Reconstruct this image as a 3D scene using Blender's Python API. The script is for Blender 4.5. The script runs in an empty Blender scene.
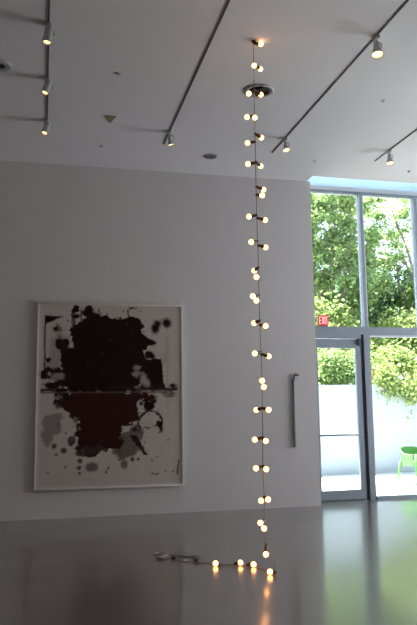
import bpy, bmesh, math, random
import numpy as np
from mathutils import Vector, Matrix

S = bpy.context.scene
COL = S.collection
PI = math.pi
rnd = random.Random(7)

# ------------------------------------------------------------------ camera
def make_camera():
    yaw, pitch, roll = .235621463, .138593570, -.0125837894
    F = Vector((math.sin(yaw)*math.cos(pitch), math.cos(yaw)*math.cos(pitch), math.sin(pitch)))
    X = Vector((math.cos(yaw), -math.sin(yaw), 0)); U = X.cross(F)
    X2 = X*math.cos(roll) + U*math.sin(roll); U2 = U*math.cos(roll) - X*math.sin(roll)
    cd = bpy.data.cameras.new('camera'); cam = bpy.data.objects.new('camera', cd); COL.objects.link(cam)
    m = Matrix((X2, U2, -F)).transposed().to_4x4(); m.translation = (0, 0, 1.45)
    cam.matrix_world = m
    cd.sensor_fit = 'VERTICAL'; cd.sensor_height = 24; cd.lens = 692.115*24/625
    cd.clip_start = .05; cd.clip_end = 300
    S.camera = cam
make_camera()

# ------------------------------------------------------------------ world, sun, exposure
S.view_settings.view_transform = 'Standard'; S.view_settings.look = 'None'
S.view_settings.gamma = 1; S.view_settings.use_curve_mapping = False
S.view_settings.exposure = 0.0
SKY = 2.9; SUN = 46.0; FILL = 25.0; SIDE = 650.0
w = bpy.data.worlds.new('world'); S.world = w; w.use_nodes = True
wn = w.node_tree; wn.nodes.clear()
wo = wn.nodes.new('ShaderNodeOutputWorld'); bg = wn.nodes.new('ShaderNodeBackground')
bg.inputs[0].default_value = (.74, .87, 1.0, 1); bg.inputs[1].default_value = SKY
wn.links.new(bg.outputs[0], wo.inputs[0])
sd = bpy.data.lights.new('sun', 'SUN'); sd.energy = SUN; sd.angle = .01; sd.color = (1, .96, .88)
so = bpy.data.objects.new('sun', sd); COL.objects.link(so)
sdir = Vector((.12, -.27, -1)).normalized()
so.rotation_euler = sdir.to_track_quat('-Z', 'Y').to_euler()
# daylight falling in through the glazed front (portal guides the sky's rays)
pd = bpy.data.lights.new('window_portal', 'AREA'); pd.shape = 'RECTANGLE'; pd.size = 7.0; pd.size_y = 5.0
po = bpy.data.objects.new('window_portal', pd); COL.objects.link(po)
po.location = (7.6, 10.6, 2.6); po.rotation_euler = (-PI/2, 0, 0); pd.cycles.is_portal = True
# fill lamps added out of view to brighten the room
def area(name, loc, rot, sx, sy, e, col):
    d = bpy.data.lights.new(name, 'AREA'); d.shape = 'RECTANGLE'; d.size = sx; d.size_y = sy; d.energy = e; d.color = col
    o = bpy.data.objects.new(name, d); COL.objects.link(o); o.location = loc; o.rotation_euler = rot
area('side_fill', (10.7, 7.6, 1.9), (0, PI*.71, 0), 3.6, 4.6, SIDE, (.86, .91, 1))  # added cool fill at the right wall, no glazing there
area('rear_fill', (1, -4.5, 2.0), (PI*.62, 0, 0), 9, 3.2, FILL, (1, .68, .48))  # added warm fill behind the camera
S.cycles.use_denoising = True
S.cycles.max_bounces = 12; S.cycles.diffuse_bounces = 7; S.cycles.glossy_bounces = 5; S.cycles.transparent_max_bounces = 24
S.cycles.sample_clamp_indirect = 6; S.cycles.caustics_reflective = False; S.cycles.caustics_refractive = False

# ------------------------------------------------------------------ materials
def nt(name):
    m = bpy.data.materials.new(name); m.use_nodes = True
    return m, m.node_tree.nodes, m.node_tree.links, m.node_tree.nodes['Principled BSDF']
def pm(name, col, rough=.5, metal=0, noise=0, nscale=8, bump=0, bscale=60, spec=.5):
    m, n, l, b = nt(name)
    b.inputs['Base Color'].default_value = (*col, 1); b.inputs['Roughness'].default_value = rough
    b.inputs['Metallic'].default_value = metal; b.inputs['Specular IOR Level'].default_value = spec
    tc = n.new('ShaderNodeTexCoord')
    if noise:
        t = n.new('ShaderNodeTexNoise'); t.inputs['Scale'].default_value = nscale; t.inputs['Detail'].default_value = 5
        l.new(tc.outputs['Object'], t.inputs['Vector'])
        r = n.new('ShaderNodeMapRange'); r.inputs['To Min'].default_value = 1-noise; r.inputs['To Max'].default_value = 1+noise
        r.inputs['From Min'].default_value = .3; r.inputs['From Max'].default_value = .7
        l.new(t.outputs['Fac'], r.inputs['Value'])
        h = n.new('ShaderNodeHueSaturation'); h.inputs['Color'].default_value = (*col, 1)
        l.new(r.outputs['Result'], h.inputs['Value']); l.new(h.outputs['Color'], b.inputs['Base Color'])
    if bump:
        t = n.new('ShaderNodeTexNoise'); t.inputs['Scale'].default_value = bscale
        l.new(tc.outputs['Object'], t.inputs['Vector'])
        bp = n.new('ShaderNodeBump'); bp.inputs['Strength'].default_value = bump; bp.inputs['Distance'].default_value = .005
        l.new(t.outputs['Fac'], bp.inputs['Height']); l.new(bp.outputs['Normal'], b.inputs['Normal'])
    return m
def em(name, col, strength, base=(.8, .8, .8)):
    m, n, l, b = nt(name)
    b.inputs['Base Color'].default_value = (*base, 1)
    b.inputs['Emission Color'].default_value = (*col, 1); b.inputs['Emission Strength'].default_value = strength
    return m
M = {}
M['wall'] = pm('white_wall_paint', (.68, .665, .655), .75, noise=.012, nscale=1.5, bump=.05, bscale=90)
M['wall_grey'] = pm('dimming_grey_wall', (.30, .27, .25), .8)  # for unseen walls, greyed to keep the room's left side dim
M['ceiling'] = pm('white_ceiling_paint', (.76, .745, .735), .8, noise=.01, nscale=1.2)
M['floor'] = pm('polished_concrete', (.185, .16, .15), .16, noise=.14, nscale=1.3, spec=.9)
def floor_detail(m):
    n, l = m.node_tree.nodes, m.node_tree.links; b = n['Principled BSDF']
    tc = n.new('ShaderNodeTexCoord')
    b.inputs['Roughness'].default_value = .28; b.inputs['Coat Weight'].default_value = .75; b.inputs['Coat Roughness'].default_value = .13
    t2 = n.new('ShaderNodeTexNoise'); t2.inputs['Scale'].default_value = 2.5; t2.inputs['Detail'].default_value = 0
    l.new(tc.outputs['Object'], t2.inputs['Vector'])
    bp = n.new('ShaderNodeBump'); bp.inputs['Strength'].default_value = .05; bp.inputs['Distance'].default_value = .006
    l.new(t2.outputs['Fac'], bp.inputs['Height']); l.new(bp.outputs['Normal'], b.inputs['Normal'])
floor_detail(M['floor'])
M['alu'] = pm('grey_aluminium_frame', (.32, .37, .42), .45, .35, noise=.04, nscale=4)
M['alu_dark'] = pm('dark_gasket', (.10, .12, .14), .6)
M['alu_light'] = pm('pale_frame_face', (.72, .76, .8), .4)
M['steel'] = pm('brushed_steel', (.55, .56, .58), .3, .9, noise=.05, nscale=30)
M['greymetal'] = pm('dull_grey_metal', (.26, .26, .265), .5, .2)
M['track'] = pm('black_track_metal', (.07, .07, .07), .5)
M['lamp'] = pm('grey_lamp_enamel', (.48, .49, .48), .4, noise=.03)
M["lamp_lens"] = em("warm_lamp_lens", (1, .62, .26), 2.6)
M['socket'] = pm('brown_bakelite', (.10, .055, .03), .4, noise=.1, nscale=40)
M['cord'] = pm('tan_fabric_cord', (.36, .28, .22), .7, noise=.15, nscale=60)
M['cord_grey'] = pm('pale_cord_jacket', (.34, .32, .30), .6)
M['bulb'] = em('glowing_bulb_glass', (1, .42, .13), 6.5)
M['frame_white'] = pm('white_lacquered_frame', (.68, .64, .60), .45)
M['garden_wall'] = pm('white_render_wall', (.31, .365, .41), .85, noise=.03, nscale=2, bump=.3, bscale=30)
M['patio'] = pm('pale_concrete_paving', (.58, .59, .6), .85, noise=.08, nscale=3, bump=.2)
M['soil'] = pm('garden_ground', (.30, .27, .2), .95, noise=.2, nscale=5)
M['bark'] = pm('grey_bark', (.26, .22, .18), .9, noise=.3, nscale=9, bump=.8, bscale=25)
M['green_plastic'] = pm('lime_green_plastic', (.075, .24, .05), .5, noise=.02)
M['vent'] = pm('pale_vent_metal', (.42, .42, .42), .5)
M['vent_dark'] = pm('dark_vent_grille', (.09, .08, .075), .7)
M['det'] = pm('off_white_plastic', (.6, .6, .58), .5)
M['det_grey'] = pm('grey_mesh_grille', (.13, .13, .135), .6)
M['olive'] = pm('olive_plastic', (.26, .26, .12), .5)
M['exit_red'] = em('red_exit_panel', (.7, .02, .04), .35, (.6, .02, .03))
M['exit_white'] = em('exit_letter_face', (1, .4, .4), .7)
M['roof'] = pm('roof_fascia', (.6, .6, .6), .8)
def glass_mat():
    m = bpy.data.materials.new('clear_window_glass'); m.use_nodes = True
    n, l = m.node_tree.nodes, m.node_tree.links; n.clear()
    o = n.new('ShaderNodeOutputMaterial'); mx = n.new('ShaderNodeMixShader'); tr = n.new('ShaderNodeBsdfTransparent')
    gl = n.new('ShaderNodeBsdfGlossy'); fr = n.new('ShaderNodeFresnel'); fr.inputs['IOR'].default_value = 1.25
    tr.inputs[0].default_value = (.94, .965, .98, 1); gl.inputs['Roughness'].default_value = 0.01
    l.new(fr.outputs[0], mx.inputs[0]); l.new(tr.outputs[0], mx.inputs[1]); l.new(gl.outputs[0], mx.inputs[2]); l.new(mx.outputs[0], o.inputs[0])
    return m
M['glass'] = glass_mat()
def frosted_mat():
    m = bpy.data.materials.new('frosted_blue_glass'); m.use_nodes = True
    n, l = m.node_tree.nodes, m.node_tree.links; n.clear()
    o = n.new('ShaderNodeOutputMaterial'); mx = n.new('ShaderNodeMixShader'); tr = n.new('ShaderNodeBsdfTranslucent')
    df = n.new('ShaderNodeBsdfDiffuse'); tr.inputs[0].default_value = (.60, .74, .92, 1); df.inputs[0].default_value = (.6, .7, .8, 1)
    mx.inputs[0].default_value = .2
    l.new(tr.outputs[0], mx.inputs[1]); l.new(df.outputs[0], mx.inputs[2]); l.new(mx.outputs[0], o.inputs[0])
    return m
M['frost'] = frosted_mat()
def leaf_mat(name, c1, c2, tl):
    m = bpy.data.materials.new(name); m.use_nodes = True
    n, l = m.node_tree.nodes, m.node_tree.links; n.clear()
    o = n.new('ShaderNodeOutputMaterial'); mx = n.new('ShaderNodeMixShader'); tr = n.new('ShaderNodeBsdfTranslucent')
    df = n.new('ShaderNodeBsdfDiffuse'); g = n.new('ShaderNodeNewGeometry'); r = n.new('ShaderNodeValToRGB')
    r.color_ramp.elements[0].color = (*c1, 1); r.color_ramp.elements[1].color = (*c2, 1)
    l.new(g.outputs['Random Per Island'], r.inputs[0]); l.new(r.outputs[0], df.inputs[0])
    h = n.new('ShaderNodeHueSaturation'); h.inputs['Hue'].default_value = .48; h.inputs['Value'].default_value = tl
    l.new(r.outputs[0], h.inputs['Color']); l.new(h.outputs[0], tr.inputs[0])
    mx.inputs[0].default_value = .5
    l.new(df.outputs[0], mx.inputs[1]); l.new(tr.outputs[0], mx.inputs[2]); l.new(mx.outputs[0], o.inputs[0])
    return m
M['leaf_a'] = leaf_mat('bright_leaf', (.13, .23, .09), (.34, .46, .2), 1.4)
M['leaf_b'] = leaf_mat('deep_leaf', (.07, .14, .08), (.2, .32, .17), 1.3)
M['leaf_c'] = leaf_mat('yellow_green_leaf', (.13, .23, .07), (.42, .50, .21), 1.25)

# ------------------------------------------------------------------ mesh helpers
def smooth(bm, ang=.6):
    for f in bm.faces: f.smooth = True
    for e in bm.edges:
        if len(e.link_faces) == 2 and e.calc_face_angle(0) > ang: e.smooth = False
def obj(name, bm, mat, parent=None, sm=True):
    if sm: smooth(bm)
    me = bpy.data.meshes.new(name); bm.to_mesh(me); bm.free()
    for x in (mat if isinstance(mat, (list, tuple)) else [mat]): me.materials.append(x)
    o = bpy.data.objects.new(name, me); COL.objects.link(o)
    if parent: o.parent = parent
    return o
def tag(o, label, cat, group=None):
    o['label'] = label; o['category'] = cat
    if group: o['group'] = group
    return o
def thing(name, label, cat, loc=(0, 0, 0), rotz=0, group=None):
    o = bpy.data.objects.new(name, None); COL.objects.link(o); o.location = loc; o.rotation_euler = (0, 0, rotz)
    o.empty_display_size = .1
    return tag(o, label, cat, group)
def struct(o): o['kind'] = 'structure'; return o
def dup(root, loc, rotz=None, label=None):
    r = root.copy(); COL.objects.link(r); r.location = loc
    if rotz is not None: r.rotation_euler = (0, 0, rotz)
    if label: r['label'] = label
    for ch in list(root.children):
        c = ch.copy(); COL.objects.link(c); c.parent = r
        for g in list(ch.children):
            d = g.copy(); COL.objects.link(d); d.parent = c
    return r
def box(bm, x0, x1, y0, y1, z0, z1, mi=0, bev=0):
    r = bmesh.ops.create_cube(bm, size=1)
    vs = r['verts']
    for v in vs:
        v.co = Vector(((x0+x1)/2 + v.co.x*(x1-x0), (y0+y1)/2 + v.co.y*(y1-y0), (z0+z1)/2 + v.co.z*(z1-z0)))
    fs = set(f for v in vs for f in v.link_faces)
    for f in fs: f.material_index = mi
    if bev:
        es = list(set(e for v in vs for e in v.link_edges))
        bmesh.ops.bevel(bm, geom=es, offset=bev, segments=2, affect='EDGES', profile=.5)
def frame_of(d):
    d = Vector(d).normalized(); a = Vector((0, 0, 1)) if abs(d.z) < .9 else Vector((1, 0, 0))
    u = d.cross(a).normalized(); return d, u, d.cross(u)
def lathe(bm, prof, origin=(0, 0, 0), axis=(0, 0, 1), seg=24, mi=0, cap0=True, cap1=True):
    d, u, v = frame_of(axis); o = Vector(origin); rings = []
    for (r, h) in prof:
        if r < 1e-6: rings.append([bm.verts.new(o+d*h)])
        else: rings.append([bm.verts.new(o+d*h+u*(r*math.cos(2*PI*k/seg))+v*(r*math.sin(2*PI*k/seg))) for k in range(seg)])
    for a, b in zip(rings, rings[1:]):
        for k in range(seg):
            q = [a[k % len(a)], a[(k+1) % len(a)] if len(a) > 1 else None, b[(k+1) % len(b)] if len(b) > 1 else None, b[k % len(b)]]
            if len(a) == 1: q = [a[0], b[(k+1) % seg], b[k]]
            elif len(b) == 1: q = [a[k], a[(k+1) % seg], b[0]]
            f = bm.faces.new([x for x in q if x]); f.material_index = mi
    if cap0 and len(rings[0]) > 1: bm.faces.new(rings[0][::-1]).material_index = mi
    if cap1 and len(rings[-1]) > 1: bm.faces.new(rings[-1]).material_index = mi
    bmesh.ops.recalc_face_normals(bm, faces=bm.faces)
def catmull(pts, n=6):
    P = [Vector(p) for p in pts]; P = [P[0]*2-P[1]]+P+[P[-1]*2-P[-2]]; out = []
    for i in range(1, len(P)-2):
        for k in range(n):
            t = k/n; a, b, c, d = P[i-1:i+3]
            out.append(.5*((2*b)+(c-a)*t+(2*a-5*b+4*c-d)*t*t+(3*b-a-3*c+d)*t**3))
    out.append(P[-2]); return out
def tube(bm, pts, r, seg=8, mi=0, r1=None):
    pts = [Vector(p) for p in pts]; n = len(pts); rings = []
    up = None
    for i, p in enumerate(pts):
        t = (pts[min(i+1, n-1)]-pts[max(i-1, 0)]).normalized()
        if up is None: _, up, _ = frame_of(t)
        up = (up - t*up.dot(t)).normalized(); v = t.cross(up)
        rr = r if r1 is None else r+(r1-r)*i/(n-1)
        rings.append([bm.verts.new(p+up*(rr*math.cos(2*PI*k/seg))+v*(rr*math.sin(2*PI*k/seg))) for k in range(seg)])
    for a, b in zip(rings, rings[1:]):
        for k in range(seg): bm.faces.new((a[k], a[(k+1) % seg], b[(k+1) % seg], b[k])).material_index = mi
    bm.faces.new(rings[0][::-1]).material_index = mi; bm.faces.new(rings[-1]).material_index = mi
def B(): return bmesh.new()
def boxobj(name, x0, x1, y0, y1, z0, z1, mat, parent=None, bev=0):
    bm = B(); box(bm, x0, x1, y0, y1, z0, z1, 0, bev); return obj(name, bm, mat, parent)

# ------------------------------------------------------------------ room shell
XL, XR, YB, D, DW, H = -3.2, 11.0, -6.0, 9.93464, 10.35, 5.01368
WX = 4.075           # where the back wall ends and the glazing begins
SLOT = 9.69          # front edge of the ceiling slot above the glazing
struct(boxobj('floor', XL, XR, YB, 10.50, -.12, 0, M['floor']))
bm = B(); box(bm, XL, XR, YB, SLOT, H, H+.25); box(bm, XL, WX-.06, SLOT, D+.3, H, H+.25)
struct(obj('ceiling', bm, M['ceiling']))
struct(boxobj('wall_back', XL, WX, D, 10.5, 0, H, M['wall']))
struct(boxobj('wall_left', XL-.2, XL, YB, 10.5, -.12, H+.25, M['wall_grey']))
struct(boxobj('wall_right', XR, XR+.2, YB, 10.5, -.12, 5.9, M['wall']))
struct(boxobj('wall_front', XL-.2, XR+.2, YB-.2, YB, -.12, H+.25, M['wall_grey']))
bm = B(); box(bm, WX-.06, XR, SLOT-.2, 11.95, 5.75, 5.9)        # roof over the slot; unseen overhang added to keep direct sun out
struct(obj('trim_1', bm, M['roof']))
bm = B(); box(bm, WX-.06, XR, SLOT-.2, SLOT-.001, H+.25, 5.75)
box(bm, WX-.26, WX-.06, SLOT-.2, 10.5, H+.25, 5.75)
struct(obj('trim_2', bm, M['ceiling']))

# ------------------------------------------------------------------ glazing
Y0, Y1 = 10.33, 10.46
mull = [(5.105, 5.185), (6.115, 6.20), (7.08, 7.17), (8.11, 8.20), (9.14, 9.23), (10.17, 10.26)]
lowm = [(5.025, 5.195)] + mull[1:]
# upper window : frame with mullions, panes
bm = B()
box(bm, WX, XR, Y0, Y1, 2.62, 2.745)                       # transom
box(bm, WX, XR, Y0+.02, Y1, 4.995, 5.035, 1)               # head line
box(bm, WX, WX+.055, Y0+.03, Y1, 2.745, 4.995)
for a, b in mull:
    box(bm, a, b-.03, Y0, Y1, 2.745, 4.995); box(bm, b-.03, b, Y0+.03, Y1, 2.745, 4.995, 2)
up = struct(obj('window_1', bm, [M['alu'], M['alu'], M['alu_light']]))
bm = B(); box(bm, WX, XR, Y0, Y1, 5.035, 5.10); struct(obj('trim_3', bm, M['alu_light'], up))
xs = [WX+.055]+[v for m_ in mull for v in m_]+[XR]
for i in range(0, len(xs), 2):
    struct(boxobj('pane', xs[i], xs[i+1], 10.40, 10.406, 2.745, 4.995, M['glass'], up))
struct(boxobj('frosted_pane', WX-.06, XR, 10.395, 10.405, 5.10, 5.75, M['frost'], up))
# lower window
bm = B()
for a, b in lowm[:1]:
    box(bm, a, a+.05, Y0+.045, Y1, 0, 2.62, 1); box(bm, a+.05, b-.03, Y0, Y1, 0, 2.62); box(bm, b-.03, b, Y0+.03, Y1, 0, 2.62)
for a, b in lowm[1:]: box(bm, a, b, Y0, Y1, 0, 2.62)
box(bm, 5.195, XR, Y0+.01, Y1, 0, .045)
box(bm, 5.195, XR, Y0+.02, Y1, 2.595, 2.62, 2)
lo = struct(obj('window_2', bm, [M['alu'], M['alu_dark'], M['alu_light']]))
xs = [5.195]+[v for m_ in lowm[1:] for v in m_]+[XR]
for i in range(0, len(xs), 2):
    struct(boxobj('pane', xs[i], xs[i+1], 10.40, 10.406, .045, 2.595, M['glass'], lo))
# door
bm = B(); box(bm, WX, WX+.09, Y0, Y1, 0, 2.62); box(bm, WX+.09, 5.025, Y0, Y1, 2.555, 2.62)
box(bm, WX+.09, 5.025, Y0+.02, Y1-.02, 0, .015, 1)
dr = struct(obj('door_1', bm, [M['alu'], M['alu_dark']]))
dx0, dx1 = WX+.095, 5.02
bm = B()
box(bm, dx0, dx0+.10, Y0+.02, Y1-.05, .018, 2.545); box(bm, dx1-.085, dx1, Y0+.02, Y1-.05, .018, 2.545)
box(bm, dx0+.10, dx1-.085, Y0+.02, Y1-.05, .018, .16); box(bm, dx0+.10, dx1-.085, Y0+.02, Y1-.05, 2.40, 2.545)
leaf = struct(obj('door_leaf', bm, M['alu'], dr))
struct(boxobj('pane', dx0+.10, dx1-.085, 10.37, 10.376, .16, 2.40, M['glass'], leaf))
bm = B(); tube(bm, [(dx0+.03, Y0-.05, 1.015), (dx1-.05, Y0-.05, 1.015)], .012)
tube(bm, [(dx0+.05, Y0-.05, 1.015), (dx0+.05, Y0+.03, 1.015)], .012); tube(bm, [(dx1-.07, Y0-.05, 1.015), (dx1-.07, Y0+.03, 1.015)], .012)
struct(obj('door_handle', bm, M['greymetal'], leaf))
bm = B(); box(bm, dx1-.05, dx1-.01, Y0-.03, Y0+.02, 2.44, 2.55); struct(obj('door_closer', bm, M['alu_dark'], leaf))

# exit sign on the transom
ex = thing('exit_sign', 'small red exit sign standing on the transom above the glass door', 'sign', (4.365, 10.30, 2.745))
boxobj('sign_panel', -.088, .088, -.012, .006, .008, .175, M['exit_red'], ex, .004)
bm = B(); box(bm, -.06, .06, -.012, .022, 0, .008); obj('sign_mount', bm, M['greymetal'], ex)
bm = B()
def seg_(a, b, t=.012):
    a = Vector(a); b = Vector(b); d = (b-a); n_ = Vector((-d.y, d.x)).normalized()*t/2; e = d.normalized()*0
    q = [a-n_-e, b-n_+e, b+n_+e, a+n_-e]
    lo_ = [bm.verts.new((p.x, -.0125, p.y)) for p in q]; hi_ = [bm.verts.new((p.x, -.016, p.y)) for p in q]
    bm.faces.new(lo_); bm.faces.new(hi_[::-1])
    for k in range(4): bm.faces.new((lo_[k], hi_[k], hi_[(k+1) % 4], lo_[(k+1) % 4]))
z0, z1 = .032, .152
seg_((-.066, z0), (-.066, z1)); [seg_((-.066, z), (-.034, z)) for z in (z0+.006, (z0+z1)/2, z1-.006)]
seg_((-.022, z0), (.012, z1)); seg_((.012, z0), (-.022, z1))
seg_((.027, z0), (.027, z1)); seg_((.056, z0), (.056, z1)); seg_((.039, z1-.006), (.073, z1-.006))
bmesh.ops.recalc_face_normals(bm, faces=bm.faces)
obj('sign_letters', bm, M['exit_white'], ex, False)

# ------------------------------------------------------------------ garden
struct(boxobj('patio', -20, 45, 10.50, 14.5, -.15, -.02, M['patio']))
struct(boxobj('ground', -40, 70, 14.5, 70, -.15, -.04, M['soil']))
gw = boxobj('garden_wall', -10, 30, 14.5, 14.72, -.04, 1.95, M['garden_wall']); struct(gw)

def leaves(bm, centre, rad, n, size, R, mi=0, flat=1.0, density_edge=.5):
    c = Vector(centre)
    for _ in range(n):
        d = Vector((R.gauss(0, 1), R.gauss(0, 1), R.gauss(0, 1))).normalized()
        rr = R.random()**density_edge*(1+(.45*abs(R.gauss(0, 1)) if R.random() < .3 else 0))
        p = c+Vector((d.x*rad[0], d.y*rad[1], d.z*rad[2]))*rr
        a = Vector((R.gauss(0, 1), R.gauss(0, 1), R.gauss(0, .6))).normalized(); b = a.cross(Vector((R.gauss(0, 1), R.gauss(0, 1), R.gauss(0, 1)))).normalized()
        s = size*R.uniform(.6, 1.3); b = b*s*.32; a = a*s*.5; k = a.cross(b).normalized()*s*.08
        v = [bm.verts.new(q) for q in (p-a, p-a*.2+b+k, p+a, p-a*.2-b+k)]
        f = bm.faces.new(v); f.material_index = mi
def tree(label, x, y, h, clumps, mat, seed, leaf=.14, group='trees beyond the garden wall', trunk=.13):
    R = random.Random(seed)
    t = thing('tree', label, 'tree', (x, y, -.04), 0, group)
    bm = B(); top = Vector((R.uniform(-.2, .2), R.uniform(-.2, .2), h*.45))
    tube(bm, catmull([(0, 0, 0), (R.uniform(-.1, .1), .05, h*.2), top]), trunk, 8, r1=trunk*.7)
    for (cx, cy, cz, rx, rz, n) in clumps:
        c = Vector((cx, cy, cz)); mid = top.lerp(c, .5)+Vector((R.uniform(-.2, .2), R.uniform(-.2, .2), R.uniform(0, .3)))
        tube(bm, catmull([top*.97, mid, c]), trunk*.5, 6, r1=.015)
        for _ in range(5):
            d = Vector((R.gauss(0, 1)*rx, R.gauss(0, 1)*rx, R.gauss(0, 1)*rz))*.5
            tube(bm, [mid.lerp(c, .6), (mid.lerp(c, .6)+c+d)/2+Vector((0, 0, .1)), c+d], .02, 5, r1=.006)
    obj('trunk', bm, M['bark'], t)
    bm = B()
    for (cx, cy, cz, rx, rz, n) in clumps:
        leaves(bm, (cx, cy, cz), (rx, rx, rz), n//3, leaf, R)
        for _ in range(max(4, n//110)):
            d = Vector((R.gauss(0, 1), R.gauss(0, 1), R.gauss(0, 1))).normalized()*R.uniform(.35, 1.0)
            q = R.uniform(.22, .42)
            leaves(bm, (cx+d.x*rx, cy+d.y*rx, cz+d.z*rz), (q*rx*.9, q*rx*.9, q*rz*.7), int(n/9), leaf, R)
    obj('foliage', bm, mat, t, False)
    return t
tree('bright green leafy tree filling the left upper pane', 8.0, 18.0, 8.5,
     [(0, 0, 7.5, 1.0, .6, 1400), (.9, 0, 7.3, .8, .6, 1200), (-.9, .2, 7.4, .8, .5, 1000), (.8, .2, 5.7, .7, .6, 900), (-.6, 0, 6.6, 1.0, .8, 1700), (.6, .3, 6.1, 1.0, .8, 1700), (-.8, .3, 5.3, 1.0, .8, 1800), (.5, -.3, 4.9, 1.0, .8, 1800), (-.3, 0, 4.0, 1.2, .8, 1800), (.9, .2, 3.5, .9, .7, 1400)], M['leaf_a'], 3, .12)
tree('dark green tree behind the middle upright of the glazing', 9.9, 19.6, 6.6,
     [(-.4, 0, 4.3, 1.2, 1.0, 2200), (.7, 0, 4.9, 1.2, .9, 2000), (0, .3, 6.0, 1.0, .7, 1300), (.9, 0, 3.4, 1.2, .8, 1700)], M['leaf_b'], 5, .13)
tree('slender open tree with sparse upper branches before bright sky', 11.0, 18.2, 8.6,
     [(-1.0, 0, 7.4, 1.1, .4, 900), (.3, 0, 6.7, 1.3, .6, 1300), (-1.1, 0, 6.6, .8, .4, 500), (-.9, 0, 5.8, .9, .5, 800), (.2, 0, 4.9, 1.0, .8, 1500), (-.9, 0, 3.8, .8, .6, 1200)], M['leaf_a'], 8, .12)
tree('lime green tree low above the wall in the right lower pane', 9.3, 16.4, 4.2,
     [(-.5, -.2, 2.9, .8, .6, 1700), (.5, -.2, 2.8, .8, .7, 1700), (0, 0, 3.6, .7, .45, 1100)], M['leaf_c'], 11, .11)
tree('broad yellow green tree low in the left upper pane', 6.95, 16.6, 4.6,
     [(0, 0, 3.9, .8, .5, 1500), (.7, .2, 3.4, .7, .5, 1500), (-.6, 0, 3.0, .8, .7, 1400)], M['leaf_c'], 14, .11)
tree('tall pale tree behind the far right upper pane', 12.9, 20.0, 8.0,
     [(0, 0, 4.0, 1.3, 1.1, 1900), (.3, 0, 5.8, 1.2, .9, 1500), (0, 0, 7.2, .9, .5, 800)], M['leaf_b'], 17, .13)
tree('far tree crown seen between the two nearer crowns', 9.6, 23.5, 8.0,
     [(0, 0, 5.4, 1.8, 1.3, 2600), (1.9, 0, 5.0, 1.5, 1.3, 2200), (-1.0, 0, 7.6, 1.3, .8, 1700), (-1.8, 0, 4.0, 1.5, 1.2, 2000), (1.0, 0, 7.4, 1.3, .8, 900), (.8, 0, 3.4, 2.0, 1.0, 2400)], M['leaf_b'], 21, .16)
def shrub(label, x, y, clumps, mat, seed, leaf=.09):
    R = random.Random(seed); t = thing('shrub', label, 'shrub', (x, y, -.04), 0, 'shrubs leaning over the garden wall')
    bm = B()
    for (cx, cy, cz, rx, rz, n) in clumps: tube(bm, catmull([(0, 0, 0), (cx*.3, cy*.2+.05, cz*.6), (cx, cy, cz)]), .035, 6, r1=.01)
    obj('stems', bm, M['bark'], t); bm = B()
    for (cx, cy, cz, rx, rz, n) in clumps: leaves(bm, (cx, cy, cz), (rx, .32, rz), n, leaf, R)
    obj('foliage', bm, mat, t, False)
shrub('bushy shrub over the wall behind the glass door', 6.6, 15.1,
      [(-.4, -.1, 2.15, .4, .35, 1100), (.2, -.1, 2.2, .4, .35, 1100), (-.1, 0, 2.6, .5, .3, 900), (.6, 0, 2.5, .35, .4, 900)], M['leaf_a'], 31)
shrub('bright shrub spilling over the wall in the right lower pane', 8.1, 15.0,
      [(-.45, -.5, 2.1, .3, .45, 1300), (.1, -.5, 1.85, .3, .35, 900), (.6, -.45, 2.1, .4, .35, 1200), (0, 0, 2.6, .6, .35, 1400)], M['leaf_c'], 33)
shrub('olive shrub over the wall at the picture edge', 9.4, 15.1,
      [(-.35, -.3, 2.1, .35, .35, 900), (.4, 0, 2.3, .5, .4, 1000), (0, 0, 2.6, .5, .3, 900)], M['leaf_a'], 35)

# green plastic garden armchair: seat + four legs + curved back with arms
def garden_chair(loc, rz):
    t = thing('garden_chair', 'lime green plastic armchair on the sunlit patio by the white wall', 'chair', loc, rz)
    bm = B(); box(bm, -.24, .24, -.23, .24, .40, .43, 0, .012); obj('seat', bm, M['green_plastic'], t)
    # wrap-round back and arms
    bm = B(); n = 20; prev = None
    for k in range(n+1):
        a = -PI*.12 + (PI*1.24)*k/n
        x = .30*math.cos(a); y = .27*math.sin(a)
        if y < 0: y *= 1.9
        zt = .58+.12*max(0, math.sin(a))**.8; zb = .43 if y > 0 else .56
        zb = .36
        o = Vector((x, y, 0)); nn = Vector((x, y, 0)).normalized()*.022
        ring = [bm.verts.new(o*1.06+Vector((0, 0, zt))), bm.verts.new(o*1.06+nn+Vector((0, 0, zt-.01))), bm.verts.new(o*.94+nn+Vector((0, 0, zb))), bm.verts.new(o*.94+Vector((0, 0, zb)))]
        if prev:
            for j in range(4): bm.faces.new((prev[j], prev[(j+1) % 4], ring[(j+1) % 4], ring[j]))
        else: bm.faces.new(ring)
        prev = ring
    bm.faces.new(prev[::-1]); bmesh.ops.recalc_face_normals(bm, faces=bm.faces)
    obj('backrest', bm, M['green_plastic'], t)
    for sx in (-1, 1):
        for sy in (-1, 1):
            bm = B(); top = Vector((sx*.235, sy*.21, .58 if sy < 0 else .43)); bot = Vector((sx*.28, sy*.27, 0))
            tube(bm, [bot, bot.lerp(top, .5), top], .018, 8, r1=.03); obj('leg', bm, M['green_plastic'], t)
garden_chair((7.03, 12.25, -.02), .22)

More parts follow.
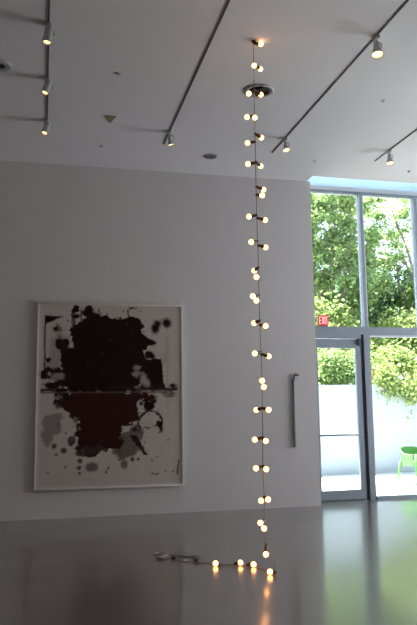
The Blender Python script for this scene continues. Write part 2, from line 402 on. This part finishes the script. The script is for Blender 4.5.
# ------------------------------------------------------------------ picture
def picture():
    x0, x1, zb, zt = -.093, 1.982, .375, 2.972
    t = thing('framed_artwork', 'large white framed picture with dark maroon ink blots on the back wall', 'picture', ((x0+x1)/2, D, zb))
    W_, H_ = x1-x0, zt-zb; hw = W_/2; fw = .028; dp = .05
    bm = B()
    box(bm, -hw, hw, -dp, -.002, 0, fw, 0, .003); box(bm, -hw, hw, -dp, -.002, H_-fw, H_, 0, .003)
    box(bm, -hw, -hw+fw, -dp, -.002, fw, H_-fw, 0, .003); box(bm, hw-fw, hw, -dp, -.002, fw, H_-fw, 0, .003)
    obj('picture_frame', bm, M['frame_white'], t)
    # sheet: fine grid, pigment in a colour attribute
    nx, nz = 330, 412
    # crop coordinates of the sheet: frame spans x 25..390, y 34..490
    U = np.linspace(0, 1, nx+1); V = np.linspace(0, 1, nz+1)
    X, Y = np.meshgrid(26+U*360, 490-V*456)
    rs = np.random.RandomState(4)
    def vnoise(sc, seed):
        g = np.random.RandomState(seed).rand(200, 200); xx = X/sc+7.3; yy = Y/sc+3.1
        i = xx.astype(int); j = yy.astype(int); fx = xx-i; fy = yy-j; fx = fx*fx*(3-2*fx); fy = fy*fy*(3-2*fy)
        return (g[j % 200, i % 200]*(1-fx)+g[j % 200, (i+1) % 200]*fx)*(1-fy)+(g[(j+1) % 200, i % 200]*(1-fx)+g[(j+1) % 200, (i+1) % 200]*fx)*fy
    N = (vnoise(26, 1)-.5)*.9+(vnoise(11, 2)-.5)*.75+(vnoise(5, 3)-.5)*.45+(vnoise(2.6, 4)-.5)*.25
    N2 = (vnoise(14, 8)-.5)+(vnoise(6, 9)-.5)*.6
    C = np.ones(X.shape+(3,))*np.array([.56, .50, .44])
    C *= (1+.05*N[..., None])
    def put(mask, col, a=1):
        nonlocal C
        mm = (mask*a)[..., None]; C = C*(1-mm)+np.array(col)*mm
    def blob(lst, col, wob=.5, soft=.05, a=1, nz_=None):
        nn = N if nz_ is None else nz_; F = np.full(X.shape, -9.)
        for (cx, cy, rx, ry) in lst:
            q = 1-np.sqrt(((X-cx)/rx)**2+((Y-cy)/ry)**2); s = min(rx, ry)
            F = np.maximum(F, q*s/30)
        F = F+nn*wob
        put(np.clip(F/soft*.5+.5, 0, 1), col, a)
    dark = (.018, .005, .004); red = (.040, .010, .008); gb = (.20, .175, .15)
    # grey washes
    blob([(62, 335, 24, 24), (50, 362, 15, 24), (75, 318, 22, 10)], (.27, .245, .215), .25, .08)
    blob([(250, 385, 38, 34), (232, 405, 22, 16), (268, 365, 22, 30)], (.17, .13, .11), .4, .12)
    blob([(160, 442, 15, 11), (240, 437, 9, 10)], (.17, .15, .13), .12, .1)
    blob([(75, 150, 26, 40), (70, 100, 14, 12), (60, 190, 20, 20)], (.33, .30, .27), .5, .25, .8)
    blob([(355, 262, 15, 8), (85, 285, 20, 12)], (.16, .13, .11), .2, .1)
    blob([(345, 168, 5, 14), (350, 195, 3, 40), (300, 215, 30, 22)], (.36, .33, .30), .2, .2, .8)
    # main dark field
    blob([(150, 112, 48, 44), (200, 150, 92, 88), (255, 118, 42, 50), (125, 185, 42, 45), (205, 205, 88, 60), (170, 85, 50, 28), (245, 88, 38, 24), (140, 225, 60, 35), (245, 225, 52, 32)], dark, .55, .05)
    blob([(190, 300, 92, 52), (178, 345, 62, 48), (160, 382, 40, 26), (235, 305, 50, 44), (222, 272, 88, 20), (120, 285, 38, 30), (200, 375, 35, 24)], red, .5, .05)
    # right wing
    wing = np.minimum.reduce([(Y-172)/30, (249-Y)/30, (X-(282-(Y-175)*.05))/30, ((333+(Y-175)*.17)-X)/30])
    put(np.clip((wing+N*.12)/.04*.5+.5, 0, 1), dark)
    blob([(288, 224, 9, 17), (296, 234, 8, 12)], (.34, .31, .28), .12, .1)
    blob([(268, 212, 12, 10), (272, 196, 8, 6)], (.3, .27, .24), .35, .1)
    blob([(303, 162, 13, 12), (285, 178, 14, 10), (300, 292, 14, 13), (282, 285, 10, 8), (300, 128, 16, 6), (312, 130, 7, 4)], dark, .25, .08)
    blob([(319, 92, 12, 15), (325, 80, 12, 10), (348, 78, 13, 12)], (.02, .008, .007), .15, .15)
    blob([(258, 40, 8, 3), (115, 46, 9, 9), (150, 44, 11, 11), (165, 62, 20, 12), (118, 66, 14, 8), (140, 58, 9, 8)], dark, .3, .08)
    # left details
    tri = np.minimum.reduce([(X-42)/20, (Y-64)/20, ((80-Y)-(X-42)*.42+4)/20]); put(np.clip((tri+N*.15)/.1*.5+.5, 0, 1), dark)
    put(((np.abs(X-41.5-N*2) < 2.2) & (Y > 65) & (Y < 205)).astype(float), (.03, .015, .012), .85)
    blob([(84, 133, 13, 12), (80, 118, 5, 5), (93, 150, 10, 14), (48, 176, 6, 6), (33, 125, 3, 3), (44, 218, 14, 9), (70, 206, 22, 9), (95, 215, 20, 22), (60, 238, 26, 12), (85, 262, 22, 18), (76, 280, 14, 14), (70, 97, 6, 5), (46, 200, 5, 4)], (.022, .01, .009), .55, .1)
    blob([(75, 215, 12, 5), (78, 268, 7, 4), (62, 225, 6, 3)], (.3, .27, .24), .3, .1)
    # seam
    put((np.abs(Y-250-N2*1.5) < 4).astype(float)*((X > 33) & (X < 376)), dark, .9)
    put((np.abs(Y-257) < 2.0).astype(float)*((X > 33) & (X < 350)), (.10, .075, .065), .8)
    blob([(366, 241, 12, 8)], dark, .35, .1)
    # arcs and marks lower right
    rr = np.hypot((X-306)/30, (Y-332)/26); an = np.arctan2(Y-332, X-306)
    put(((np.abs(rr-1+N2*.12) < .1+.1*N2) & ((an < .5) | (an > 2.6))).astype(float), dark, .9)
    blob([(300, 346, 12, 4), (316, 342, 8, 5), (332, 350, 5, 8), (328, 338, 6, 4), (292, 372, 3, 3), (270, 350, 14, 8)], dark, .3, .08)
    put(((np.abs((X-275)-(Y-385)*.6+N2*8) < 7) & (Y > 365) & (Y < 415)).astype(float), (.02, .008, .007), .95)
    for (a0, a1, w0) in ((104, 112, 3), (128, 131, 2), (148, 156, 4), (171, 174, 2), (247, 250, 2)):
        put(((X > a0+N2*5) & (X < a1+w0+N2*5) & (Y > 40+8*vnoise(3, 12)) & (Y < 90)).astype(float), dark, .75)
    blob([(215, 76, 14, 10), (190, 66, 12, 7), (272, 100, 22, 18), (288, 118, 12, 12), (108, 180, 12, 30), (96, 175, 8, 10)], dark, .7, .06)
    put(np.clip(1-np.abs(Y-243)/9, 0, 1)*((X > 200) & (X < 345)), (.05, .03, .025), .35)
    put((vnoise(3.5, 21) > .86)*np.exp(-(((X-205)/150)**2+((Y-245)/195)**2)**4)*1.0, (.03, .012, .01), .55)
    blob([(125, 330, 6, 7), (118, 325, 4, 4), (128, 345, 5, 5)], (.27, .24, .21), .35, .08, .7)
    # splatters
    sp = [(68, 388, 6), (92, 399, 7), (130, 425, 6), (129, 442, 5), (140, 402, 14), (128, 408, 7), (74, 410, 3), (108, 385, 5), (160, 402, 9), (175, 395, 10), (150, 412, 5), (95, 440, 3), (200, 445, 3), (230, 425, 4), (275, 425, 4), (130, 455, 3), (195, 455, 3), (310, 430, 2), (110, 376, 10), (260, 425, 5), (285, 398, 5)]
    for k in range(60): sp.append((rs.uniform(40, 370), rs.uniform(45, 470), rs.uniform(.8, 2.2)))
    for (cx, cy, r_) in sp: blob([(cx, cy, r_, r_)], (.05, .035, .03), .12, .06, .9, N2)
    # pencil-like scribbles
    put(((np.abs(Y-462-N2*7) < 2.2) & (X > 308) & (X < 328)).astype(float), (.12, .1, .09), .8)
    put(((np.abs(X-377-N2*4) < 2.0) & (Y > 430) & (Y < 466)).astype(float), (.04, .03, .03), .85)
    put(((X < 33) | (X > 381) | (Y < 36) | (Y > 484)).astype(float), (.62, .60, .57), .6)
    me = bpy.data.meshes.new('printed_sheet')
    xs_ = -hw+fw+U*(W_-2*fw); zs_ = fw+V*(H_-2*fw)
    GX, GZ = np.meshgrid(xs_, zs_); n_ = GX.size
    co = np.stack([GX.ravel(), np.full(n_, -.035), GZ.ravel()], 1)
    idx = np.arange(n_).reshape(GX.shape)
    q = np.stack([idx[:-1, :-1].ravel(), idx[:-1, 1:].ravel(), idx[1:, 1:].ravel(), idx[1:, :-1].ravel()], 1)
    me.vertices.add(n_); me.vertices.foreach_set('co', co.ravel())
    me.loops.add(q.size); me.loops.foreach_set('vertex_index', q.ravel().astype(np.int32))
    me.polygons.add(len(q)); me.polygons.foreach_set('loop_start', np.arange(len(q), dtype=np.int32)*4)
    me.update(calc_edges=True)
    at = me.color_attributes.new('pigment', 'FLOAT_COLOR', 'POINT')
    rgba = np.concatenate([np.clip(C, 0, 1).reshape(-1, 3), np.ones((n_, 1))], 1)
    at.data.foreach_set('color', rgba.ravel().astype(np.float32))
    m, n, l, b = nt('ink_on_paper'); a = n.new('ShaderNodeAttribute'); a.attribute_name = 'pigment'
    l.new(a.outputs['Color'], b.inputs['Base Color']); b.inputs['Roughness'].default_value = .6; b.inputs['Specular IOR Level'].default_value = .1
    me.materials.append(m)
    o = bpy.data.objects.new('printed_sheet', me); COL.objects.link(o); o.parent = t
    boxobj('backing_board', -hw+fw*.5, hw-fw*.5, -.034, -.003, fw*.5, H_-fw*.5, M['frame_white'], t)
picture()

# hooked rod on the wall
t = thing('wall_rod', 'slim grey metal rod with hooked top hanging on the back wall near the window', 'rod', (3.69, D-.03, .87))
bm = B(); tube(bm, [(-.02, 0, 0), (-.012, 0, .5), (-.002, 0, 1.03)], .010, 8); obj('rod', bm, M['greymetal'], t)
bm = B(); tube(bm, catmull([(-.002, 0, 1.02), (.01, 0, 1.065), (.04, 0, 1.08), (.075, 0, 1.065)]), .015, 8); obj('hook', bm, M['vent_dark'], t)
bm = B(); box(bm, -.02, .02, -.01, .03, .99, 1.02); box(bm, -.008, .008, .008, .03, .0, 1.0); obj('wall_bracket', bm, M['greymetal'], t)

# ------------------------------------------------------------------ ceiling tracks and spotlights
def rail(x, ya, yb, label):
    bm = B(); box(bm, -.0075, .0075, 0, yb-ya, -.012, 0, 0, .002)
    o = obj('lighting_track', bm, M['track']); o.location = (x, ya, H)
    return tag(o, label, 'track', 'black lighting tracks on the ceiling')
rail(-.01, 3.2, 8.55, 'black ceiling track nearest the left, above the maroon picture, holding three small spotlights')
rail(1.532, 3.2, 8.84, 'black ceiling track ending in one spotlight left of the round speaker grille')
rail(3.078, 3.2, 8.86, 'long black ceiling track right of the bulb string, holding two spotlights')
rail(4.66, 3.2, 8.87, 'short visible black ceiling track nearest the window with one spotlight')
def spot(kind, label, loc, aim, k=1, group='track spotlights'):
    t = thing('track_spotlight', label, 'spotlight', loc, 0, group)
    bm = B(); box(bm, -.017, .017, -.05, .05, -.03, 0, 0, .004); lathe(bm, [(.012, 0), (.012, -.05)], (0, 0, -.03), (0, 0, 1), 12)
    obj('track_adapter', bm, M['lamp'], t)
    d = Vector(aim).normalized(); piv = Vector((0, 0, -.075))
    bm = B()
    if kind == 'bell':
        L = .17; st = piv-d*.02*k
        lathe(bm, [(0, 0), (.028, 0), (.033, .01), (.036, .06), (.05, .11), (.068, .16), (.07, L), (.064, L), (.06, L-.02), (.045, .10), (0, .09)], st, d, 24)
        lens = [(0, .11), (.05, .115), (.058, L-.012), (0, L-.012)]
    else:
        L = .19; st = piv-d*.07
        lathe(bm, [(0, 0), (.035, 0), (.043, .012), (.043, L-.03), (.047, L-.02), (.047, L), (.037, L), (.031, L-.03), (0, L-.04)], st, d, 24)
        lens = [(0, L-.035), (.03, L-.03), (.03, L-.01), (0, L-.006)]
    for q in bm.verts: q.co = st+(q.co-st)*k
    h = obj('lamp_housing', bm, M['lamp'], t)
    bm = B(); lathe(bm, [(a_*k, b_*k) for a_, b_ in lens], st, d, 20); obj('lens', bm, M['lamp_lens'], h)
    bm = B(); _, u, v = frame_of(d)
    side = Vector((1, 0, 0))-d*d.x; side = side.normalized()*.052
    tube(bm, [piv+Vector((0, 0, .03)), piv+side+Vector((0, 0, .02)), piv+side*1.05-Vector((0, 0, .02)), piv+side*.8-Vector((0, 0, .03))], .006, 6)
    obj('yoke', bm, M['lamp'], t)
    return t
Z = H-.012
spot('bell', 'largest grey bell spotlight, overhead on the long right track, glowing warm', (3.078, 5.72, Z), (-.06, -.22, -1), .86)
spot('bell', 'small grey spotlight near the far end of the long right track', (3.078, 8.33, Z), (.05, -.35, -1), .68)
spot('bell', 'grey bell spotlight on the track nearest the window, above the glazing', (4.66, 8.45, Z), (-.02, -.2, -1), .8)
spot('bell', 'lone spotlight at the far end of the second track from the left', (1.532, 8.42, Z), (.25, .1, -1), .62)
spot('can', 'tilted cylinder spotlight, first and nearest of three on the leftmost track', (-.01, 6.16, Z), (-.12, -.05, -1), .95)
spot('can', 'tilted cylinder spotlight, middle of three on the leftmost track', (-.01, 7.25, Z), (-.30, -.15, -1), .9)
spot('can', 'tilted cylinder spotlight, farthest of three on the leftmost track', (-.01, 8.38, Z), (-.3, -.25, -1), .9)

# ceiling fittings
def ceil_vent(loc, r, label, c=.73):
    t = thing('ceiling_vent', label, 'vent', loc, 0, 'round ceiling vents')
    bm = B(); lathe(bm, [(r, 0), (r, -.008), (r*.93, -.02), (r*(c+.05), -.016), (r*(c-.01), -.004)], seg=36, cap0=False, cap1=False); obj('vent_ring', bm, M['vent'], t)
    bm = B()
    lathe(bm, [(r*c, -.002), (0, -.002)], seg=36, cap0=False, cap1=False)
    for q in [v*c/.73 for v in (.62, .46, .30, .15)]:
        lathe(bm, [(r*q, -.003), (r*(q+.07), -.016), (r*(q+.075), -.014), (r*(q+.02), -.003)], seg=30, cap0=False, cap1=False)
    obj('vent_grille', bm, M['vent_dark'], t)
ceil_vent((2.315, 7.06, H), .165, 'round dark ceiling vent behind the upper bulbs of the string')
ceil_vent((-.50, 7.06, H), .12, 'round ceiling vent with small dark centre at the left picture edge', .45)
t = thing('ceiling_speaker', 'flat round grey speaker grille on the ceiling between bulb string and second track', 'speaker', (2.26, 9.17, H))
bm = B(); lathe(bm, [(0, -.014), (.085, -.014), (.088, -.006), (.088, 0)], seg=32); obj('grille', bm, M['det_grey'], t)
bm = B(); lathe(bm, [(.088, 0), (.1, 0), (.1, -.008), (.088, -.010)], seg=32, cap0=False, cap1=False); obj('rim', bm, M['vent'], t)
bm = B()
tri_ = [(-.07, -.10), (.07, -.10), (.015, .12)]
a_ = [bm.verts.new((x, y, 0)) for x, y in tri_]; b_ = [bm.verts.new((x*.9, y*.9, -.012)) for x, y in tri_]
bm.faces.new(a_); bm.faces.new(b_[::-1])
for k in range(3): bm.faces.new((a_[k], b_[k], b_[(k+1) % 3], a_[(k+1) % 3]))
bmesh.ops.recalc_face_normals(bm, faces=bm.faces)
o = obj('ceiling_sensor', bm, M['olive'], None, False); o.location = (.745, 8.18, H)
tag(o, 'small olive triangular plate on the ceiling above the picture', 'sensor')
def sprinkler(loc, label, mat):
    bm = B(); lathe(bm, [(0, -.022), (.014, -.022), (.015, -.018), (.006, -.016), (.006, -.006), (.026, -.005), (.026, 0)], seg=20)
    o = obj('ceiling_sprinkler', bm, mat); o.location = loc
    tag(o, label, 'sprinkler', 'ceiling sprinklers')
sprinkler((.72, 6.99, H), 'tiny round sprinkler head on ceiling nearer than the olive triangular plate', M['vent'])
sprinkler((.71, 9.09, H), 'tiny round sprinkler head on ceiling beyond the olive triangular plate', M['vent'])
sprinkler((3.823, 7.01, H), 'pale round sprinkler head between the two right ceiling tracks', M['det'])
sprinkler((5.38, 9.18, H), 'dark round sprinkler head above the right upper window', M['greymetal'])
sprinkler((3.80, 9.06, H), 'faint round sprinkler head near the top corner of the window', M['det'])

# ------------------------------------------------------------------ string of light bulbs
def bulb_string():
    bulbs = [(2.012, 6.05, 4.984), (1.922, 5.991, 4.72), (2.02, 6.1, 4.751), (1.87, 6.02, 4.444), (2.019, 6.104, 4.487), (1.865, 6.078, 4.232), (1.92, 6.003, 4.199), (1.867, 6.084, 3.973), (2.02, 6.121, 4.054), (1.868, 6.089, 3.765), (2.013, 6.145, 3.775), (2.025, 6.113, 3.529), (1.99, 6.05, 3.45), (1.871, 6.101, 3.251), (2.032, 6.102, 3.226), (1.878, 6.07, 2.997), (2.031, 6.108, 2.961), (1.934, 6.175, 2.747), (1.913, 6.043, 2.659), (1.884, 6.077, 2.483), (1.91, 6.05, 2.438), (1.923, 6.175, 2.245), (2.001, 6.074, 2.206), (1.895, 6.089, 1.952), (2.05, 6.154, 1.932), (1.952, 6.064, 1.701), (1.967, 6.067, 1.643), (1.931, 6.194, 1.436), (2.019, 6.101, 1.436), (1.897, 6.152, 1.168), (1.98, 6.083, 1.157), (1.894, 6.124, 0.913), (1.98, 6.091, 0.906), (1.927, 6.098, 0.63), (1.994, 6.1, 0.638), (1.919, 6.109, 0.436), (1.949, 6.098, 0.388), (1.962, 6.104, 0.164)]
    cord = [(1.944, 6.06, 5.0137), (1.943, 6.061, 4.973), (1.941, 6.066, 4.736), (1.94, 6.072, 4.471), (1.941, 6.078, 4.249), (1.943, 6.083, 4.009), (1.944, 6.089, 3.761), (1.946, 6.095, 3.495), (1.948, 6.101, 3.241), (1.955, 6.107, 2.981), (1.957, 6.114, 2.703), (1.959, 6.12, 2.475), (1.963, 6.126, 2.221), (1.971, 6.133, 1.941), (1.974, 6.139, 1.673), (1.974, 6.145, 1.435), (1.974, 6.152, 1.163), (1.971, 6.159, 0.902), (1.979, 6.166, 0.635), (1.98, 6.172, 0.405), (1.985, 6.16, 0.24), (2.02, 6.13, .15), (2.05, 6.09, .07), (2.035, 6.06, .012), (1.99, 6.17, .008), (1.945, 6.36, .008), (1.86, 6.43, .008), (1.74, 6.50, .008), (1.64, 6.56, .008), (1.52, 6.68, .008), (1.42, 6.74, .008), (1.33, 6.80, .008), (1.28, 6.95, .008), (1.18, 6.96, .008)]
    floorb = [((1.60, 6.509, .027), (1.655, 6.53, .018)), ((1.828, 6.465, .027), (1.775, 6.49, .018)), ((1.926, 6.369, .027), (1.88, 6.42, .018)), ((1.977, 6.045, .027), (2.035, 6.06, .02))]
    t = thing('string_light', 'cord of warm glowing bulbs hanging from ceiling and trailing along the floor', 'string light', (1.944, 6.06, 0))
    off = Vector((1.944, 6.06, 0)); P = [Vector(c) for c in cord]
    bm = B(); tube(bm, [p-off for p in catmull(cord, 5)], .0042, 6); obj('cord', bm, M['cord'], t)
    def cord_at(z):
        for a, b in zip(P[:21], P[1:21]):
            if b.z <= z <= a.z: return a.lerp(b, (a.z-z)/(a.z-b.z))
        return P[20] if z < 1 else P[0]
    def one(bc, base):
        bc = Vector(bc)-off; base = Vector(base)-off; d = (bc-base); L = d.length; d.normalize()
        neck = max(L-.022, .012)
        bm = B(); lathe(bm, [(0, -.004), (.011, -.004), (.013, .004), (.0145, neck*.5), (.017, neck-.004), (.0165, neck+.004), (0, neck+.004)], base, d, 14)
        s = obj('lamp_socket', bm, M['socket'], t)
        bm = B(); r = .0245; prof = [(.012, -.030), (.0125, -.025)]
        for k in range(1, 12):
            a = PI*(.18+.82*k/11); prof.append((max(r*math.sin(a), 0), -r*math.cos(a)))
        prof[-1] = (0, r)
        lathe(bm, prof, bc, d, 18); obj('light_bulb', bm, M['bulb'], s)
    for b in bulbs: one(b, cord_at(min(b[2]+.018, 4.99)))
    for b, c in floorb: one(b, c)
    # unlit sockets and plug at the tail
    for (a, b_) in [((1.49, 6.72, .018), (1.44, 6.735, .018)), ((1.30, 6.90, .018), (1.26, 6.92, .018))]:
        bm = B(); a = Vector(a)-off; b_ = Vector(b_)-off
        lathe(bm, [(0, 0), (.013, 0), (.016, .02), (.017, .045), (0, .045)], b_, a-b_, 12); obj('lamp_socket', bm, M['socket'], t)
    bm = B(); box(bm, 1.13-off.x, 1.18-off.x, 6.945-off.y, 6.975-off.y, 0, .028, 0, .005)
    tube(bm, [Vector((1.13, 6.955, .014))-off, Vector((1.112, 6.955, .014))-off], .003, 6); tube(bm, [Vector((1.13, 6.967, .014))-off, Vector((1.112, 6.967, .014))-off], .003, 6)
    obj('plug', bm, M['cord_grey'], t)
    bm = B(); lathe(bm, [(0, 0), (.02, 0), (.022, -.01), (.012, -.02), (0, -.02)], Vector((1.944, 6.06, H))-off, (0, 0, 1), 16); obj('ceiling_hook', bm, M['socket'], t)
bulb_string()
# extension lead lying at the tail of the string
bm = B()
tube(bm, catmull([(0, 0, .007), (.08, .05, .007), (.12, .15, .007), (.05, .20, .012), (-.02, .13, .012), (.05, .06, .016), (.14, .10, .009), (.26, -.02, .007), (.34, -.07, .007)]), .006, 6)
box(bm, .33, .40, -.10, -.06, 0, .026, 0, .005)
o = obj('extension_lead', bm, M['cord_grey']); o.location = (1.14, 7.02, 0)
tag(o, 'short pale extension lead coiled on the floor at the string\'s dim end', 'cord')
